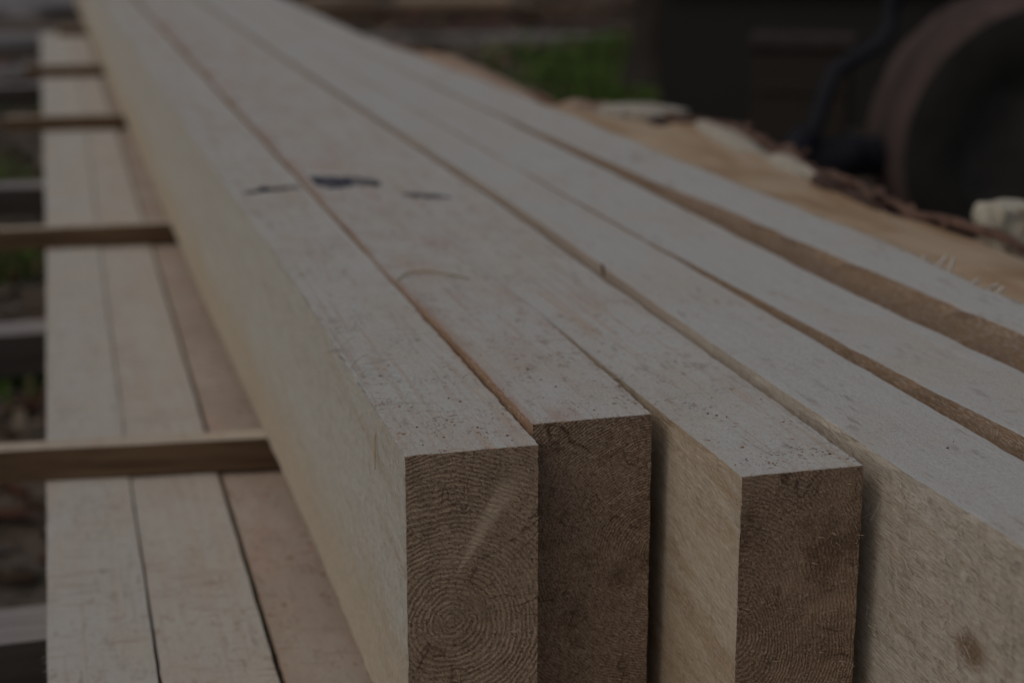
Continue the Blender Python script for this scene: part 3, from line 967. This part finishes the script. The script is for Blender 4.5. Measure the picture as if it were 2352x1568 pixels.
# ------------------------------------------------------------------ background things
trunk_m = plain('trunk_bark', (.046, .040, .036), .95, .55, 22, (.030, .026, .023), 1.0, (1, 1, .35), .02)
def trunk():
    r = empty('tree', (1.71, 4.35, -.46))
    v, f = [], []
    n, H = 28, 40
    for k in range(H + 1):
        z = k / H * 2.6
        rad = .088 + .11 * math.exp(-z / .12) - .01 * z
        for j in range(n):
            a = 2 * math.pi * j / n
            q = rad * (1 + .10 * nz((math.cos(a), math.sin(a), z * .6), 3, 1) + .07 * nz((math.cos(a) * 2, math.sin(a) * 2, z * 2), 4, 2)
                       + .35 * math.exp(-z / .1) * nz((math.cos(a), math.sin(a), 0), 1.4, 7))
            v.append((q * math.cos(a) - .02 * z, q * math.sin(a), z - .02))
    for k in range(H):
        for j in range(n):
            f.append((k * n + j, k * n + (j + 1) % n, (k + 1) * n + (j + 1) % n, (k + 1) * n + j))
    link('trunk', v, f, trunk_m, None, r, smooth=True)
    # crown high above the frame
    rnd = random.Random(4)
    m = MB()
    for _ in range(1600):
        p = Vector((rnd.gauss(0, .5), rnd.gauss(0, .5), 3.1 + rnd.gauss(0, .45)))
        d = Vector((rnd.gauss(0, 1), rnd.gauss(0, 1), rnd.gauss(0, .5))).normalized() * .07
        s = d.cross(Vector((0, 0, 1))).normalized() * .025
        m.add([p - d, p + s, p + d, p - s], [(0, 1, 2, 3)])
    m.tube([(-.05, 0, 2.5), (-.05, .02, 3.0), (-.04, 0, 3.5)], [.06, .04, .015], 8)
    m.build('crown', g1, r)
    tag(r, 'dark tree trunk with flared base beside the green grass', 'tree')
trunk()

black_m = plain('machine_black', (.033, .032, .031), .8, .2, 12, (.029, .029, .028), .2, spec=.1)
def machine():
    r = empty('sawmill_machine', (1.75, 2.75, -.455))
    M = Matrix.Rotation(R(-28), 3, 'Z')
    b = MB()
    b.box(-.62, 1.3, .05, .5, .12, 1.15, 0, M)
    b.box(-.62, 1.3, .02, .05, .42, .48, 0, M)
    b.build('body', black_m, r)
    for x in (-.38, 1.2):
        l = MB()
        l.box(x, x + .06, .08, .14, -.02, .12, 0, M)
        l.box(x - .03, x + .09, .05, .17, -.02, .0, 0, M)
        l.build('leg', black_m, r)
    # wheel with dusty tread
    wr = empty('wheel', (0, 0, 0))
    wr.parent = r
    L = Vector((1.75, 2.75, -.455))
    ctr = Vector((1.455, 1.985, -.222)) - L
    ax = (Vector((.9646, -.2634, 0)) * .01 + Vector((-.2634, -.9646, 0)) * .95).normalized()
    e1 = ax.cross(Vector((0, 0, 1))).normalized()
    e2 = Vector((0, 0, 1))
    def lathe(prof, n=64, lug=0.0):
        v, f = [], []
        for i in range(n):
            a = 2 * math.pi * i / n
            d = e1 * math.cos(a) + e2 * math.sin(a)
            for (h, rad) in prof:
                v.append(ctr + ax * h + d * (rad - (lug if (i % 4 < 1 and rad > .235) else 0)))
        k = len(prof)
        for i in range(n):
            for j in range(k - 1):
                f.append((i * k + j, ((i + 1) % n) * k + j, ((i + 1) % n) * k + j + 1, i * k + j + 1))
        return v, f
    tread = plain('tyre_dusty', (.105, .076, .073), .9, .45, 14, (.06, .046, .042), .4)
    black_t = plain('tyre_black', (.028, .028, .026), .8, .3, 20)
    rim_m = plain('rim_dark', (.046, .045, .043), .6, .3, 20)
    v, f = lathe([(-.02, .15), (-.015, .22), (-.01, .242), (.005, .253), (.03, .257), (.10, .257), (.15, .255), (.178, .248), (.19, .232)], 64, .003)
    link('tyre_tread', v, f, tread, None, wr, smooth=True)
    v, f = lathe([(.1905, .233), (.197, .205), (.195, .165), (.186, .14)])
    link('tyre', v, f, black_t, None, wr, smooth=True)
    v, f = lathe([(.186, .1395), (.180, .13), (.176, .10), (.172, .05), (.175, .045), (.178, .001)])
    link('rim', v, f, rim_m, None, wr, smooth=True)
    # bent blue-grey hose in front of the wheel
    hose_m = plain('hose_blue', (.026, .028, .037), .75, .2, 20, None, .2, spec=.1)
    h = MB()
    P = [(1.19, 1.91, .25), (1.178, 1.905, .06), (1.173, 1.908, .014), (1.166, 1.90, -.030), (1.145, 1.895, -.055), (1.110, 1.90, -.074), (1.080, 1.905, -.092),
         (1.064, 1.90, -.125), (1.052, 1.895, -.155), (1.042, 1.89, -.181), (1.030, 1.89, -.197), (1.005, 1.89, -.215), (.99, 1.90, -.25), (.985, 1.92, -.44)]
    h.tube([Vector(p) - L for p in P], .0125, 10)
    h.build('hose', hose_m, r, smooth=True)
    k = MB()
    k.tube([Vector((1.030, 1.885, -.185)) - L, Vector((1.0, 1.88, -.22)) - L], [.02, .03], 12)
    k.tube([Vector((1.10, 1.90, -.20)) - L, Vector((1.12, 1.9, -.24)) - L], [.02, .028], 12)
    k.tube([Vector((1.02, 1.89, -.225)) - L, Vector((1.25, 1.95, -.24)) - L], [.03, .035], 12)
    k.build('coupling', hose_m, r, smooth=True)
    tag(r, 'black machine with a big dusty wheel and bent hose in the dark background', 'machine')
machine()

def crate():
    r = empty('wooden_crate', (1.29, 2.47, -.455))
    M = Matrix.Rotation(R(-30), 3, 'Z')
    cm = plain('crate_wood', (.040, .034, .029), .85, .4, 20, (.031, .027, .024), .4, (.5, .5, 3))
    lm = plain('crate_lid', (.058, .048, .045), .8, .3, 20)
    b = MB()
    for i in range(4):
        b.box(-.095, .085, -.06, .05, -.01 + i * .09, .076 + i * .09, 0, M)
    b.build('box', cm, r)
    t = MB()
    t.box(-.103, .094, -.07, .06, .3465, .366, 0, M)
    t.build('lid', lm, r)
    tag(r, 'dark brown wooden box with a lighter lid beside the machine wheel', 'crate')
crate()

def plank(name, label, cat, mat, c, size, rz, seed, group=None, tilt=0):
    v, f = [], []
    n = 30
    l, w, h = size
    for i in range(n + 1):
        x = -l / 2 + l * i / n
        for (a, b) in ((-1, 0), (-1, 1), (-.4, 1.1), (.4, 1.12), (1, 1), (1, 0)):
            v.append((x + nz((x, a, b), 3, seed) * .02, a * w / 2 + nz((x, a, b), 4, seed) * w * .12, b * h + nz((x, a, b), 5, seed + 3) * h * .18))
    for i in range(n):
        for j in range(6):
            a, b = i * 6 + j, i * 6 + (j + 1) % 6
            f.append((a, b, b + 6, a + 6))
    f += [(5, 4, 3, 2, 1, 0), tuple(n * 6 + j for j in range(6))]
    o = link(name, v, [q[::-1] for q in f], mat, None, None, c)
    o.rotation_euler = (0, tilt, rz)
    tag(o, label, cat, group)
    return o

grey2 = plain('plank_grey', (.27, .26, .27), .85, .35, 6, (.17, .16, .155), .4, (.3, 3, 2))
brown_p = plain('plank_brown', (.13, .085, .055), .9, .45, 6, (.06, .042, .032), .5, (.4, 3, 2))
pale_p = plain('plank_pale', (.42, .34, .26), .85, .35, 8, (.30, .22, .15), .4, (.4, 3, 2))
red_p = plain('plank_red', (.10, .058, .048), .9, .4, 6, (.055, .038, .032), .4, (.4, 3, 2))
PG = 'old planks lying on the ground behind the stack'
plank('old_plank', 'wide grey weathered plank on the ground far behind the left boards', 'plank', grey2, (-.15, 8.6, -.455), (2.2, 1.15, .05), .02, 1, PG)
plank('old_plank', 'narrow dark grey plank on the ground in front of the wide grey plank', 'plank', grey2, (-.3, 6.55, -.455), (1.6, .40, .04), .03, 2, PG)
plank('old_plank', 'small grey plank on the ground beside the far end of the lower boards', 'plank', grey2, (-.45, 5.45, -.455), (.9, .28, .035), -.03, 3, PG)
plank('old_plank', 'pale split plank lying on top of the brown plank in the background', 'plank', pale_p, (1.86, 7.75, -.425), (.55, .16, .055), -.25, 4, PG)
plank('old_plank', 'long brown plank lying across the background behind the grass', 'plank', brown_p, (2.55, 7.45, -.455), (3.2, .24, .05), -.12, 5, PG)
plank('old_plank', 'low reddish plank lying just in front of the long brown plank', 'plank', red_p, (1.95, 6.78, -.46), (1.6, .26, .03), -.14, 6, PG)
plank('old_plank', 'greyish plank lying just behind the green grass', 'plank', grey2, (1.55, 6.35, -.462), (1.3, .2, .03), -.2, 7, PG)
plank('old_plank', 'short pinkish plank at the far left end of the background pile', 'plank', pale_p, (1.42, 8.35, -.45), (.35, .12, .05), .1, 8, PG)

def logs():
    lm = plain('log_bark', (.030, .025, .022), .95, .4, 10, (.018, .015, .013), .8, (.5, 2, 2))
    for (c, rad, ln, rz, lab) in [((2.9, 9.35, -.29), .19, 3.0, -.1, 'thick black log lying in the far background behind the brown plank'),
                                  ((1.2, 9.5, -.33), .15, 1.3, .05, 'short dark log in the far background left of the thick black log')]:
        v, f = [], []
        n, H = 24, 26
        for k in range(H + 1):
            x = -ln / 2 + ln * k / H
            for j in range(n):
                a = 2 * math.pi * j / n
                q = rad * (1 + .06 * nz((x * 2, math.cos(a), math.sin(a)), 2, rz))
                v.append((x, q * math.cos(a), q * math.sin(a)))
        for k in range(H):
            for j in range(n):
                f.append((k * n + j, k * n + (j + 1) % n, (k + 1) * n + (j + 1) % n, (k + 1) * n + j)[::-1])
        f += [tuple(range(n)), tuple(H * n + j for j in range(n))[::-1]]
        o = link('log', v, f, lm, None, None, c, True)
        o.rotation_euler = (0, 0, rz)
        tag(o, lab, 'log', 'logs in the far background')
logs()
